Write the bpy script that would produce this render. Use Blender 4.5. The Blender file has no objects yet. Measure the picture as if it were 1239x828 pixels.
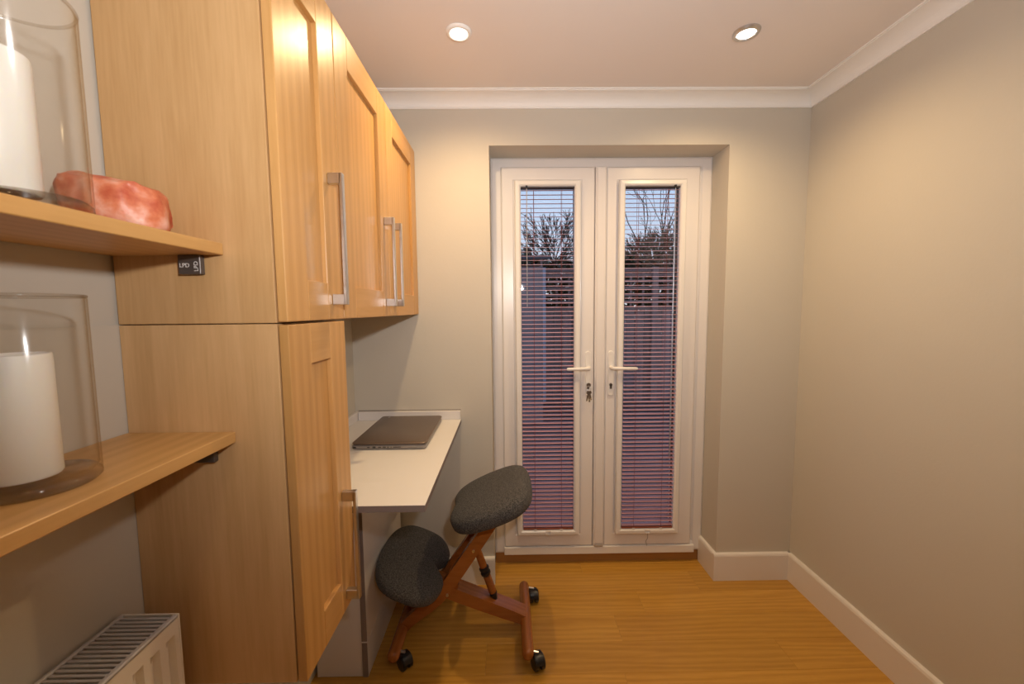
import bpy, bmesh, math, random
from mathutils import Vector, Matrix

random.seed(7)
S = bpy.context.scene
COL = S.collection

# ------------------------------------------------------------ camera
CAM_H = 1.4091
YAW, PITCH, ROLL = 0.0109, -0.0821, -0.0092
cy, sy, cp, sp = math.cos(YAW), math.sin(YAW), math.cos(PITCH), math.sin(PITCH)
fwd = Vector((sy*cp, cy*cp, sp)); rt = Vector((cy, -sy, 0)); up = rt.cross(fwd)
r2 = rt*math.cos(ROLL) + up*math.sin(ROLL); u2 = -rt*math.sin(ROLL) + up*math.cos(ROLL)
cam_data = bpy.data.cameras.new('camera')
cam_data.sensor_width = 23.6
cam_data.sensor_fit = 'HORIZONTAL'
cam_data.lens = 484.35/1239*23.6
cam_data.clip_start = 0.02
cam_data.dof.use_dof = True
cam_data.dof.focus_distance = 2.0
cam_data.dof.aperture_fstop = 4.0
cam = bpy.data.objects.new('camera', cam_data); COL.objects.link(cam)
m = Matrix(((r2.x, u2.x, -fwd.x, 0), (r2.y, u2.y, -fwd.y, 0), (r2.z, u2.z, -fwd.z, CAM_H), (0, 0, 0, 1)))
cam.matrix_world = m
S.camera = cam

# ------------------------------------------------------------ view, world
S.view_settings.view_transform = 'Standard'
S.view_settings.look = 'None'
S.view_settings.exposure = -0.08
S.view_settings.gamma = 1.0
S.view_settings.use_curve_mapping = False
S.cycles.use_denoising = True
S.cycles.max_bounces = 10
S.cycles.transparent_max_bounces = 16
S.cycles.sample_clamp_indirect = 4.0

SKY_STRENGTH = 1.3
w = bpy.data.worlds.new('dusk_sky'); S.world = w; w.use_nodes = True
nt = w.node_tree; nt.nodes.clear()
wo = nt.nodes.new('ShaderNodeOutputWorld'); bg = nt.nodes.new('ShaderNodeBackground')
tc = nt.nodes.new('ShaderNodeTexCoord'); sx = nt.nodes.new('ShaderNodeSeparateXYZ'); cr = nt.nodes.new('ShaderNodeValToRGB')
nt.links.new(tc.outputs['Generated'], sx.inputs[0]); nt.links.new(sx.outputs['Z'], cr.inputs[0])
cr.color_ramp.elements[0].position = 0.0; cr.color_ramp.elements[0].color = (.86, .84, .88, 1)
cr.color_ramp.elements[1].position = 0.9; cr.color_ramp.elements[1].color = (.22, .33, .55, 1)
e = cr.color_ramp.elements.new(.3); e.color = (.55, .68, .92, 1)
nt.links.new(cr.outputs[0], bg.inputs[0]); bg.inputs[1].default_value = SKY_STRENGTH
nt.links.new(bg.outputs[0], wo.inputs[0])

# ------------------------------------------------------------ lights
SPOT_W = 33.0
SPOT_COL = (1.0, 0.70, 0.36)
def spot_lamp(x, y, power):
    d = bpy.data.lights.new('downlight_lamp', 'SPOT')
    d.energy = power; d.color = SPOT_COL; d.spot_size = math.radians(160); d.spot_blend = 1.0; d.shadow_soft_size = 0.022
    o = bpy.data.objects.new('downlight_lamp', d); o.location = (x, y, 2.385); COL.objects.link(o)
    return o
SPOTS = [(-.164, 1.52), (.875, 1.525), (-.164, -.35), (.875, -.35)]
for (x, y) in SPOTS:
    spot_lamp(x, y, SPOT_W if y > 1 else SPOT_W*.25)
# the photographer's flash, just above and right of the lens
d = bpy.data.lights.new('camera_flash', 'AREA'); d.shape = 'DISK'; d.size = 0.06; d.spread = math.radians(160); d.energy = 14.5; d.color = (1.0, .97, .95)
o = bpy.data.objects.new('camera_flash', d); o.location = (.14, -.02, 1.63)
o.rotation_euler = (math.radians(90+29), 0, 0); COL.objects.link(o)

# ------------------------------------------------------------ materials
def srgb(r, g, b):
    f = lambda c: (c/255/12.92) if c/255 <= .04045 else ((c/255+.055)/1.055)**2.4
    return (f(r), f(g), f(b), 1)
def new_mat(name):
    m = bpy.data.materials.new(name); m.use_nodes = True
    return m, m.node_tree, m.node_tree.nodes['Principled BSDF']
def plain(name, col, rough=.5, metal=0.0, spec=.5, noise=0.0, nscale=30, bump=0.0, bscale=200, coat=0.0):
    m, t, p = new_mat(name)
    p.inputs['Base Color'].default_value = (*col[:3], 1)
    p.inputs['Roughness'].default_value = rough; p.inputs['Metallic'].default_value = metal
    p.inputs['Specular IOR Level'].default_value = spec
    p.inputs['Coat Weight'].default_value = coat
    tcn = t.nodes.new('ShaderNodeTexCoord')
    if noise:
        n = t.nodes.new('ShaderNodeTexNoise'); n.inputs['Scale'].default_value = nscale; n.inputs['Detail'].default_value = 4
        t.links.new(tcn.outputs['Object'], n.inputs['Vector'])
        mx = t.nodes.new('ShaderNodeMix'); mx.data_type = 'RGBA'
        mx.inputs[6].default_value = (*[c*(1-noise) for c in col[:3]], 1); mx.inputs[7].default_value = (*[min(1, c*(1+noise)) for c in col[:3]], 1)
        t.links.new(n.outputs['Fac'], mx.inputs[0]); t.links.new(mx.outputs[2], p.inputs['Base Color'])
    if bump:
        n = t.nodes.new('ShaderNodeTexNoise'); n.inputs['Scale'].default_value = bscale; n.inputs['Detail'].default_value = 3
        t.links.new(tcn.outputs['Object'], n.inputs['Vector'])
        b = t.nodes.new('ShaderNodeBump'); b.inputs['Strength'].default_value = bump; b.inputs['Distance'].default_value = .002
        t.links.new(n.outputs['Fac'], b.inputs['Height']); t.links.new(b.outputs[0], p.inputs['Normal'])
    return m
def wood(name, light, dark, axis='Z', rough=.4, figure=6.0, grain=130.0, stretch=.06, vary=.12, knots=False, coat=0.0, contrast=1.0):
    """oak-like grain running along one object axis; Object Info random shifts it from piece to piece"""
    m, t, p = new_mat(name)
    N = t.nodes.new; L = t.links.new
    tcn = N('ShaderNodeTexCoord'); oi = N('ShaderNodeObjectInfo')
    addv = N('ShaderNodeVectorMath'); addv.operation = 'ADD'
    mulr = N('ShaderNodeVectorMath'); mulr.operation = 'SCALE'; mulr.inputs[0].default_value = (7.3, 5.1, 9.7)
    L(oi.outputs['Random'], mulr.inputs['Scale']); L(tcn.outputs['Object'], addv.inputs[0]); L(mulr.outputs[0], addv.inputs[1])
    mp = N('ShaderNodeMapping'); sc = [1, 1, 1]; sc['XYZ'.index(axis)] = stretch; mp.inputs['Scale'].default_value = sc
    L(addv.outputs[0], mp.inputs[0])
    n1 = N('ShaderNodeTexNoise'); n1.inputs['Scale'].default_value = figure; n1.inputs['Detail'].default_value = 3; n1.inputs['Distortion'].default_value = 1.2 if knots else .5
    n2 = N('ShaderNodeTexNoise'); n2.inputs['Scale'].default_value = grain; n2.inputs['Detail'].default_value = 5; n2.inputs['Roughness'].default_value = .6
    L(mp.outputs[0], n1.inputs[0]); L(mp.outputs[0], n2.inputs[0])
    wv = N('ShaderNodeTexWave'); wv.inputs['Scale'].default_value = figure*1.6; wv.inputs['Distortion'].default_value = 9 if knots else 5
    wv.inputs['Detail'].default_value = 3; wv.inputs['Detail Scale'].default_value = 1.2
    wv.bands_direction = 'Y' if axis != 'Y' else 'X'
    L(mp.outputs[0], wv.inputs[0])
    a = N('ShaderNodeMath'); a.operation = 'MULTIPLY'; a.inputs[1].default_value = .4; L(n1.outputs['Fac'], a.inputs[0])
    b = N('ShaderNodeMath'); b.operation = 'MULTIPLY_ADD'; b.inputs[1].default_value = .45; L(n2.outputs['Fac'], b.inputs[0]); L(a.outputs[0], b.inputs[2])
    c = N('ShaderNodeMath'); c.operation = 'MULTIPLY_ADD'; c.inputs[1].default_value = .22; L(wv.outputs['Fac'], c.inputs[0]); L(b.outputs[0], c.inputs[2])
    ramp = N('ShaderNodeValToRGB'); ramp.color_ramp.elements[0].position = .5-.22/contrast; ramp.color_ramp.elements[1].position = .5+.24/contrast
    ramp.color_ramp.elements[0].color = (*dark[:3], 1); ramp.color_ramp.elements[1].color = (*light[:3], 1)
    L(c.outputs[0], ramp.inputs[0])
    hs = N('ShaderNodeHueSaturation')
    mr = N('ShaderNodeMapRange'); mr.inputs['To Min'].default_value = 1-vary; mr.inputs['To Max'].default_value = 1+vary
    L(oi.outputs['Random'], mr.inputs['Value']); L(mr.outputs[0], hs.inputs['Value']); L(ramp.outputs[0], hs.inputs['Color'])
    L(hs.outputs[0], p.inputs['Base Color'])
    bp = N('ShaderNodeBump'); bp.inputs['Strength'].default_value = .12; bp.inputs['Distance'].default_value = .001
    L(n2.outputs['Fac'], bp.inputs['Height']); L(bp.outputs[0], p.inputs['Normal'])
    p.inputs['Roughness'].default_value = rough; p.inputs['Coat Weight'].default_value = coat; p.inputs['Coat Roughness'].default_value = .15
    return m
def clear_glass(name, tint=(.985, .985, .98), rim=(.82, .73, .60), gloss=.13):
    """thin clear glass: passes light straight, mirrors by Fresnel, tints where the wall is seen edge-on"""
    m = bpy.data.materials.new(name); m.use_nodes = True; t = m.node_tree; t.nodes.clear()
    N = t.nodes.new; L = t.links.new
    out = N('ShaderNodeOutputMaterial'); tr = N('ShaderNodeBsdfTransparent'); gl = N('ShaderNodeBsdfGlossy'); gl.inputs['Roughness'].default_value = gloss
    mx = N('ShaderNodeMixShader'); lw = N('ShaderNodeLayerWeight'); lw.inputs['Blend'].default_value = .5
    pw = N('ShaderNodeMath'); pw.operation = 'POWER'; pw.inputs[1].default_value = 4.0; L(lw.outputs['Facing'], pw.inputs[0])
    fr = N('ShaderNodeMath'); fr.operation = 'MULTIPLY_ADD'; fr.inputs[1].default_value = .55; fr.inputs[2].default_value = .022; L(pw.outputs[0], fr.inputs[0])
    rp = N('ShaderNodeValToRGB'); rp.color_ramp.elements[0].position = .62; rp.color_ramp.elements[0].color = (*tint, 1); rp.color_ramp.elements[1].color = (*rim, 1)
    L(lw.outputs['Facing'], rp.inputs[0]); L(rp.outputs[0], tr.inputs[0])
    L(fr.outputs[0], mx.inputs[0]); L(tr.outputs[0], mx.inputs[1]); L(gl.outputs[0], mx.inputs[2]); L(mx.outputs[0], out.inputs[0])
    return m

WALL = plain('wall_paint', (.60, .553, .475), .75, noise=.02, nscale=3, bump=.15, bscale=90, spec=.25)
CEIL = plain('ceiling_paint', (.84, .785, .75), .8, noise=.015, nscale=2, bump=.1, bscale=60, spec=.2)
COVE = plain('coving_paint', (.92, .91, .89), .6)
GLOSS = plain('trim_gloss_paint', (.80, .75, .70), .35)
UPVC = plain('white_upvc', (.80, .76, .74), .28)
UPVC2 = plain('cream_upvc', (.83, .80, .77), .3)
GASKET = plain('grey_gasket', (.10, .09, .09), .6)
OAK_L, OAK_D = (.62, .345, .125), (.49, .255, .075)
SIDE_Z = wood('oak_veneer_side', (.69, .44, .215), (.535, .315, .13), 'Z', rough=.42, figure=7, vary=.02, contrast=1.15)
OAK_Z = wood('oak_veneer_vertical', OAK_L, OAK_D, 'Z', rough=.33, vary=.04)
OAK_Y = wood('oak_veneer_horizontal', OAK_L, OAK_D, 'Y', rough=.33, vary=.04)
SHELF_Y = wood('oak_shelf_veneer', (.68, .405, .155), (.55, .30, .095), 'Y', rough=.4, vary=.03)
FLOOR = wood('oak_laminate', (.62, .335, .06), (.40, .185, .022), 'X', rough=.32, figure=7, grain=110, stretch=.09, vary=.07, knots=True, contrast=.72)
SILLW = wood('dark_oak_sill', (.52, .26, .08), (.40, .18, .045), 'X', rough=.4)
CHERRY = wood('red_varnished_beech', (.40, .135, .03), (.24, .07, .013), 'X', rough=.25, figure=8, grain=70, stretch=.15, vary=.05, coat=.12)
CHERRY_Y = wood('red_varnished_beech_bar', (.40, .135, .03), (.24, .07, .013), 'Y', rough=.25, figure=8, grain=70, stretch=.15, vary=.05, coat=.12)
def fabric(name, a, b):
    m, t, p = new_mat(name); N = t.nodes.new; L = t.links.new
    tcn = N('ShaderNodeTexCoord'); n = N('ShaderNodeTexNoise'); n.inputs['Scale'].default_value = 260; n.inputs['Detail'].default_value = 4; L(tcn.outputs['Object'], n.inputs[0])
    r = N('ShaderNodeValToRGB'); r.color_ramp.elements[0].position = .35; r.color_ramp.elements[1].position = .68
    r.color_ramp.elements[0].color = (*a, 1); r.color_ramp.elements[1].color = (*b, 1); L(n.outputs['Fac'], r.inputs[0]); L(r.outputs[0], p.inputs['Base Color'])
    bp = N('ShaderNodeBump'); bp.inputs['Strength'].default_value = .5; bp.inputs['Distance'].default_value = .002; L(n.outputs['Fac'], bp.inputs['Height']); L(bp.outputs[0], p.inputs['Normal'])
    p.inputs['Roughness'].default_value = .95; p.inputs['Specular IOR Level'].default_value = .15
    p.inputs['Sheen Weight'].default_value = .05
    return m
FABRIC = fabric('charcoal_tweed', (.035, .034, .036), (.14, .13, .12))
BLACK = plain('black_plastic', (.012, .012, .014), .35)
DESK_W = plain('white_laminate', (.80, .76, .70), .35)
DESK_E = plain('grey_edging', (.22, .18, .17), .5)
PANEL_W = plain('white_melamine', (.74, .70, .68), .3)
CHROME = plain('brushed_chrome', (.66, .65, .65), .30, metal=1.0)
DARKMETAL = plain('dark_bronze_metal', (.14, .12, .11), .4, metal=.6)
LAPTOP_LID = plain('brown_anodised_lid', (.20, .145, .11), .33, metal=.6)
LAPTOP_BODY = plain('grey_laptop_body', (.30, .27, .25), .4, metal=.4)
WAX = plain('white_wax', (.90, .88, .82), .45); WAX.node_tree.nodes['Principled BSDF'].inputs['Subsurface Weight'].default_value = .25
WAX.node_tree.nodes['Principled BSDF'].inputs['Subsurface Radius'].default_value = (.02, .015, .008)
WICK = plain('charred_wick', (.03, .025, .02), .9)
GLASS = clear_glass('clear_glass')
GLASS_BASE = clear_glass('thick_glass_base', tint=(.90, .88, .85), rim=(.62, .55, .46))
PANE = clear_glass('window_glass', tint=(.93, .95, .96), rim=(.7, .75, .78), gloss=.02)
RADW = plain('radiator_enamel', (.82, .77, .68), .3)
RADG = plain('radiator_grille_enamel', (.55, .54, .55), .4)
SLAT_M = plain('burgundy_slat_lacquer', (.56, .28, .28), .34, spec=.5)
CORD = plain('burgundy_cord', (.22, .05, .045), .8)
BRASS_DK = plain('dull_steel', (.25, .22, .19), .35, metal=.9)
m, t, p = new_mat('lamp_glow'); p.inputs['Emission Color'].default_value = (1, .93, .8, 1); p.inputs['Emission Strength'].default_value = 6
LAMPM = m
m, t, p = new_mat('pink_salt')
n = t.nodes.new('ShaderNodeTexNoise'); n.inputs['Scale'].default_value = 28; n.inputs['Detail'].default_value = 5
tcn = t.nodes.new('ShaderNodeTexCoord'); t.links.new(tcn.outputs['Object'], n.inputs[0])
r = t.nodes.new('ShaderNodeValToRGB'); r.color_ramp.elements[0].position = .36; r.color_ramp.elements[0].color = (.48, .075, .035, 1)
r.color_ramp.elements[1].position = .72; r.color_ramp.elements[1].color = (.85, .52, .42, 1); e = r.color_ramp.elements.new(.52); e.color = (.68, .22, .11, 1)
t.links.new(n.outputs['Fac'], r.inputs[0]); t.links.new(r.outputs[0], p.inputs['Base Color'])
bp = t.nodes.new('ShaderNodeBump'); bp.inputs['Strength'].default_value = .6; bp.inputs['Distance'].default_value = .004; t.links.new(n.outputs['Fac'], bp.inputs['Height']); t.links.new(bp.outputs[0], p.inputs['Normal'])
p.inputs['Roughness'].default_value = .4; p.inputs['Subsurface Weight'].default_value = .15; p.inputs['Subsurface Radius'].default_value = (.03, .012, .008)
SALT = m
# outside
PAVE = plain('grey_paving', (.085, .06, .065), .7, noise=.3, nscale=6)
FENCE_M = wood('weathered_fence_board', (.30, .215, .215), (.19, .13, .13), 'Z', rough=.8, vary=.2)
POST_M = plain('blue_grey_painted_post', (.42, .46, .60), .6)
SHED_M = plain('grey_shed_board', (.24, .19, .21), .7, noise=.2, nscale=8)
FELT = plain('roofing_felt', (.08, .08, .10), .9)
BARK = plain('bare_bark', (.085, .06, .05), .9, noise=.4, nscale=12)
BARK2 = plain('brown_twig_bark', (.24, .17, .12), .9, noise=.4, nscale=12)
HEDGE = plain('dark_hedge_leaf', (.035, .05, .03), .8, noise=.5, nscale=9)

# ------------------------------------------------------------ mesh helpers
WORLD = {}
def wl(o):
    return WORLD.get(o.name, Vector((0, 0, 0)))
def obj(name, bm, mat, parent=None, smooth=False, origin=None):
    """link one mesh object; geometry is authored in world coordinates"""
    bmesh.ops.recalc_face_normals(bm, faces=bm.faces[:])
    vs = [v.co for v in bm.verts]
    if origin is None:
        lo = Vector([min(v[i] for v in vs) for i in range(3)]); hi = Vector([max(v[i] for v in vs) for i in range(3)])
        origin = Vector(((lo.x+hi.x)/2, (lo.y+hi.y)/2, lo.z if parent is None else (lo.z+hi.z)/2))
    origin = Vector(origin)
    bmesh.ops.translate(bm, verts=bm.verts[:], vec=-origin)
    me = bpy.data.meshes.new(name); bm.to_mesh(me); bm.free()
    if smooth:
        for f in me.polygons: f.use_smooth = True
        try: me.set_sharp_from_angle(angle=math.radians(smooth if smooth is not True else 40))
        except Exception: pass
    me.materials.append(mat)
    o = bpy.data.objects.new(name, me); COL.objects.link(o)
    if parent is not None:
        o.parent = parent; o.location = origin - wl(parent)
    else:
        o.location = origin
    WORLD[o.name] = origin
    return o
def copy_at(src, name_parent, loc):
    c = src.copy(); COL.objects.link(c); c.parent = name_parent
    loc = Vector(loc); c.location = loc - (wl(name_parent) if name_parent is not None else Vector((0, 0, 0)))
    WORLD[c.name] = loc
    return c
def tag(o, label=None, cat=None, group=None, kind=None):
    if label: o['label'] = label
    if cat: o['category'] = cat
    if group: o['group'] = group
    if kind: o['kind'] = kind
    return o
def thing(name, label, cat, loc, group=None):
    o = bpy.data.objects.new(name, None); o.empty_display_size = .05; COL.objects.link(o); o.location = loc
    WORLD[o.name] = Vector(loc)
    return tag(o, label, cat, group)
def struct(name, bm, mat, label=None):
    o = obj(name, bm, mat); tag(o, label=label, kind='structure'); return o
def struct_empty(name, loc, label=None):
    o = bpy.data.objects.new(name, None); COL.objects.link(o); o.location = loc; WORLD[o.name] = Vector(loc)
    return tag(o, label=label, kind='structure')
def B(bm, x0, x1, y0, y1, z0, z1, bev=0.0, seg=1):
    vs = [bm.verts.new((x, y, z)) for x in (x0, x1) for y in (y0, y1) for z in (z0, z1)]
    fs = [bm.faces.new([vs[i] for i in f]) for f in ((0, 1, 3, 2), (4, 6, 7, 5), (0, 4, 5, 1), (2, 3, 7, 6), (0, 2, 6, 4), (1, 5, 7, 3))]
    if bev:
        es = list({e for f in fs for e in f.edges})
        bmesh.ops.bevel(bm, geom=es, offset=bev, segments=seg, affect='EDGES', profile=.5)
    return bm
def box(*a, **k):
    return B(bmesh.new(), *a, **k)
def ring_pts(c, ax, r, n, r_b=None, ref=None, ph=0):
    ax = Vector(ax).normalized(); ref = Vector(ref) if ref is not None else (Vector((0, 0, 1)) if abs(ax.z) < .9 else Vector((1, 0, 0)))
    u = ax.cross(ref).normalized(); v = ax.cross(u).normalized(); rb = r if r_b is None else r_b
    return [Vector(c) + u*(r*math.cos(2*math.pi*i/n+ph)) + v*(rb*math.sin(2*math.pi*i/n+ph)) for i in range(n)]
def tube(bm, pts, radii, n=12, caps=True, ref=None, rb=None, ph=0):
    pts = [Vector(p) for p in pts]
    if not isinstance(radii, (list, tuple)): radii = [radii]*len(pts)
    if rb is not None and not isinstance(rb, (list, tuple)): rb = [rb]*len(pts)
    rings = []
    for i, p in enumerate(pts):
        a = pts[min(i+1, len(pts)-1)] - pts[max(i-1, 0)]
        rings.append([bm.verts.new(q) for q in ring_pts(p, a, radii[i], n, None if rb is None else rb[i], ref, ph)])
    for a, b in zip(rings, rings[1:]):
        for i in range(n):
            bm.faces.new((a[i], a[(i+1) % n], b[(i+1) % n], b[i]))
    if caps:
        bm.faces.new(rings[0][::-1]); bm.faces.new(rings[-1])
    return bm
def lathe(bm, prof, c, n=32, closed=False):
    """prof: list of (r, z) around a vertical axis through c"""
    rings = []
    for r, z in prof:
        if r < 1e-6: rings.append([bm.verts.new((c[0], c[1], c[2]+z))])
        else: rings.append([bm.verts.new((c[0]+r*math.cos(2*math.pi*i/n), c[1]+r*math.sin(2*math.pi*i/n), c[2]+z)) for i in range(n)])
    pairs = list(zip(rings, rings[1:])) + ([(rings[-1], rings[0])] if closed else [])
    for a, b in pairs:
        for i in range(n):
            j = (i+1) % n
            if len(a) == 1 and len(b) == 1: continue
            if len(a) == 1: bm.faces.new((a[0], b[j], b[i]))
            elif len(b) == 1: bm.faces.new((a[i], a[j], b[0]))
            else: bm.faces.new((a[i], a[j], b[j], b[i]))
    return bm
def prism(bm, poly, axis, a, b):
    """extrude a 2D polygon along an axis; poly is in the other two axes in XYZ order"""
    def P(p, t):
        return {'X': (t, p[0], p[1]), 'Y': (p[0], t, p[1]), 'Z': (p[0], p[1], t)}[axis]
    A = [bm.verts.new(P(p, a)) for p in poly]; Bv = [bm.verts.new(P(p, b)) for p in poly]
    n = len(poly)
    for i in range(n): bm.faces.new((A[i], A[(i+1) % n], Bv[(i+1) % n], Bv[i]))
    bm.faces.new(A[::-1]); bm.faces.new(Bv)
    return bm
def rect_frame(bm, u0, u1, v0, v1, prof, mp):
    """mitred frame: prof is a closed list of (inset, depth); mp(u, v, w) -> xyz"""
    loops = []
    for d, w_ in prof:
        loops.append([bm.verts.new(mp(*q, w_)) for q in ((u0+d, v0+d), (u1-d, v0+d), (u1-d, v1-d), (u0+d, v1-d))])
    n = len(loops)
    for k in range(n):
        a, b = loops[k], loops[(k+1) % n]
        for i in range(4):
            bm.faces.new((a[i], a[(i+1) % 4], b[(i+1) % 4], b[i]))
    return bm
XZ = lambda u, v, w_: (u, w_, v)

# ------------------------------------------------------------ measured room
D, DF = 1.964, 2.121           # far wall face, door frame face
LW, RW, H = -.7645, 1.451, 2.40
XL, XR, ZR = -.080, 1.067, 2.181
NEAR = -2.3

# ============================================================ STRUCTURE
# subfloor and planks
fl = struct('floor', box(LW-.1, RW+.1, NEAR-.1, DF+.12, -.12, -.0125), plain('floor_underlay', (.05, .035, .02), .9), 'honey oak laminate floor of wide boards')
PW = .1475
row = 0; y1 = 1.731 + PW*3
plank_mesh = {}
def plank(x0, x1, ya, yb):
    key = (round(x1-x0, 3), round(yb-ya, 3))
    loc = Vector(((x0+x1)/2, (ya+yb)/2, -.006))
    if key not in plank_mesh:
        o = obj('floor_plank', box(x0+.0002, x1-.0002, ya+.0002, yb-.0002, -.012, 0, bev=.0004), FLOOR, fl, origin=loc)
        plank_mesh[key] = o; return o
    return copy_at(plank_mesh[key], fl, loc)
butts = {0: .72, 1: .95, 2: .48, 3: .437+.02, 4: 1.03, 5: .3}
while y1 > NEAR:
    ya = y1-PW; yb = min(y1, DF+.02)
    if ya < yb:
        off = {2: .63, 3: .475, 4: 1.12, 1: .95}.get(row, random.uniform(0, 1.2))
        xs = sorted([LW-.005] + [off+k*1.22 for k in (-2, -1, 0, 1) if LW+.05 < off+k*1.22 < RW-.05] + [RW+.005])
        for a, b in zip(xs, xs[1:]):
            if ya > D-.02:      # only inside the door reveal
                a, b = max(a, XL-.002), min(b, XR+.002)
                if b-a < .05: continue
            plank(a, b, max(ya, NEAR), yb)
    y1 = ya; row += 1

struct('ceiling', box(LW-.2, RW+.2, NEAR-.2, D+.4, H, H+.12), CEIL, 'smooth pale ceiling with recessed downlights')
bm = box(LW-.2, LW, NEAR-.1, D, 1.385, H); B(bm, LW-.2, LW+.004, NEAR-.1, D, -.01, 1.385, bev=0)
struct('wall_left', bm, WALL, 'grey beige wall behind the shelves and desk')
struct('wall_right', box(RW, RW+.2, NEAR-.1, D+.3, -.01, H), WALL, 'plain beige wall on the right')
bm = box(LW-.2, XL, D, D+.3, -.01, H); B(bm, XR, RW+.2, D, D+.3, -.01, H); B(bm, XL, XR, D, D+.3, ZR, H)
struct('wall_far', bm, WALL, 'beige end wall with a deep door reveal')
struct('wall_near', box(LW-.2, RW+.2, NEAR-.2, NEAR, -.01, H), WALL)

# coving: concave profile
def cove_profile():
    c, h = .081, .054
    pts = [(0, 0), (0, -h), (.006, -h), (.008, -h+.004)]
    for k in range(9):
        a = math.pi/2*k/8
        pts.append((.010+(c-.018)*(1-math.cos(a)), -h+.006+(h-.014)*math.sin(a)))
    pts += [(c-.006, -.008), (c-.006, -.005), (c, -.005), (c, 0)]
    return pts
cp_ = cove_profile()
bm = bmesh.new(); prism(bm, [(D-a, H+b) for a, b in cp_], 'X', LW, RW); struct('trim_1', bm, COVE, 'white coving above the door wall')
bm = bmesh.new(); prism(bm, [(RW-a, H+b) for a, b in cp_], 'Y', NEAR, D-.001); struct('trim_2', bm, COVE, 'white coving along the right wall')
bm = bmesh.new(); prism(bm, [(LW+a, H+b) for a, b in cp_], 'Y', NEAR, D-.001); struct('trim_3', bm, COVE, 'white coving above the cabinets')
bm = bmesh.new(); prism(bm, [(NEAR+a, H+b) for a, b in cp_], 'X', LW, RW); struct('trim_4', bm, COVE)

# baseboards with a rounded top edge
BT, BH = .018, .143
def base_prof(sgn, f):
    return [(f, 0), (f+sgn*BT, 0), (f+sgn*BT, BH-.012), (f+sgn*(BT-.003), BH-.003), (f+sgn*(BT-.007), BH), (f, BH)]
bm = bmesh.new(); prism(bm, base_prof(-1, RW), 'Y', NEAR, D); struct('baseboard_right', bm, GLOSS, 'white skirting board along the right wall')
bm = bmesh.new(); prism(bm, base_prof(-1, D), 'X', XR-BT, RW-.001); struct('baseboard_far_right', bm, GLOSS, 'white skirting board right of the door')
bm = bmesh.new(); prism(bm, base_prof(-1, XR), 'Y', D+.0002, DF-.001); struct('baseboard_reveal_right', bm, GLOSS, 'white skirting board inside the door reveal')
bm = bmesh.new(); prism(bm, base_prof(-1, D), 'X', LW, XL+.004); struct('baseboard_far_left', bm, GLOSS, 'white skirting board left of the door')
bm = bmesh.new(); prism(bm, [(NEAR+a-0, b) for a, b in [(0, 0), (BT, 0), (BT, BH-.01), (BT-.006, BH), (0, BH)]], 'X', LW, RW); struct('baseboard_near', bm, GLOSS)
bm = bmesh.new(); prism(bm, base_prof(1, LW+.004), 'Y', NEAR, .75); struct('baseboard_left', bm, GLOSS)

# ------------------------------------------------------------ french doors
struct('trim_5', box(XL+.002, XR-.002, 2.127, DF+.06, -.011, .058, bev=.002), SILLW, 'dark oak sill board under the glazed doors')
fr = struct_empty('door_frame', (.49, DF, .067), 'white plastic outer frame of the glazed double doors')
bm = bmesh.new()
FP = [(0, DF), (.010, DF-.006), (.050, DF-.006), (.056, DF), (.062, DF+.004), (.062, DF+.07), (0, DF+.07)]
rect_frame(bm, XL+.001, XR-.001, .061, ZR-.001, FP, XZ)
obj('outer_frame', bm, UPVC, fr)
obj('threshold', box(XL+.05, XR-.05, 2.095, DF-.006, .0605, .104, bev=.004, seg=2), UPVC2, fr)
LFY = 2.100   # leaf face
def door_leaf(name, x0, x1, z0, z1, gx0, gx1, gz0, gz1, label):
    root = struct_empty(name, ((x0+x1)/2, LFY, z0), label)
    # stiles and rails between leaf rect and glass rect, mitred and stepped
    bm = bmesh.new()
    def loop(o, y):   # o = 0..1 interpolation outer->inner
        return [(x0+(gx0-.026-x0)*o, z0+(gz0-.026-z0)*o, y), (x1-(x1-gx1-.026)*o, z0+(gz0-.026-z0)*o, y),
                (x1-(x1-gx1-.026)*o, z1-(z1-gz1-.026)*o, y), (x0+(gx0-.026-x0)*o, z1-(z1-gz1-.026)*o, y)]
    seq = [(0, LFY+.055), (0, LFY+.006), (.08, LFY), (.80, LFY), (.86, LFY+.004), (1.0, LFY+.006), (1.0, LFY+.055)]
    loops = [[bm.verts.new((p[0], p[2], p[1])) for p in loop(o_, y_)] for o_, y_ in seq]
    for k in range(len(loops)):
        a, b = loops[k], loops[(k+1) % len(loops)]
        for i in range(4): bm.faces.new((a[i], a[(i+1) % 4], b[(i+1) % 4], b[i]))
    lf = obj('leaf_frame', bm, UPVC, root)
    bm = bmesh.new()
    rect_frame(bm, gx0-.026, gx1+.026, gz0-.026, gz1+.026, [(0, LFY+.050), (0, LFY+.006), (.008, LFY+.004), (.020, LFY+.012), (.022, LFY+.050)], XZ)
    obj('glazing_bead', bm, UPVC, root)
    bm = bmesh.new()
    rect_frame(bm, gx0-.005, gx1+.005, gz0-.005, gz1+.005, [(0, LFY+.026), (0, LFY+.014), (.006, LFY+.014), (.006, LFY+.026)], XZ)
    obj('gasket', bm, GASKET, root)
    obj('glass_pane', box(gx0-.004, gx1+.004, LFY+.028, LFY+.032, gz0-.004, gz1+.004), PANE, root)
    obj('outer_glass_pane', box(gx0-.004, gx1+.004, LFY+.046, LFY+.049, gz0-.004, gz1+.004), PANE, root)
    return root
GX = [(.073, .347), (.606, .886)]; GZ0, GZ1 = .214, 2.025
ZL0, ZL1 = .106, 2.130
dl = door_leaf('door_1', -.026, .455, ZL0, ZL1, GX[0][0], GX[0][1], GZ0, GZ1, 'left glazed white door leaf with keys in its lock')
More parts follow.
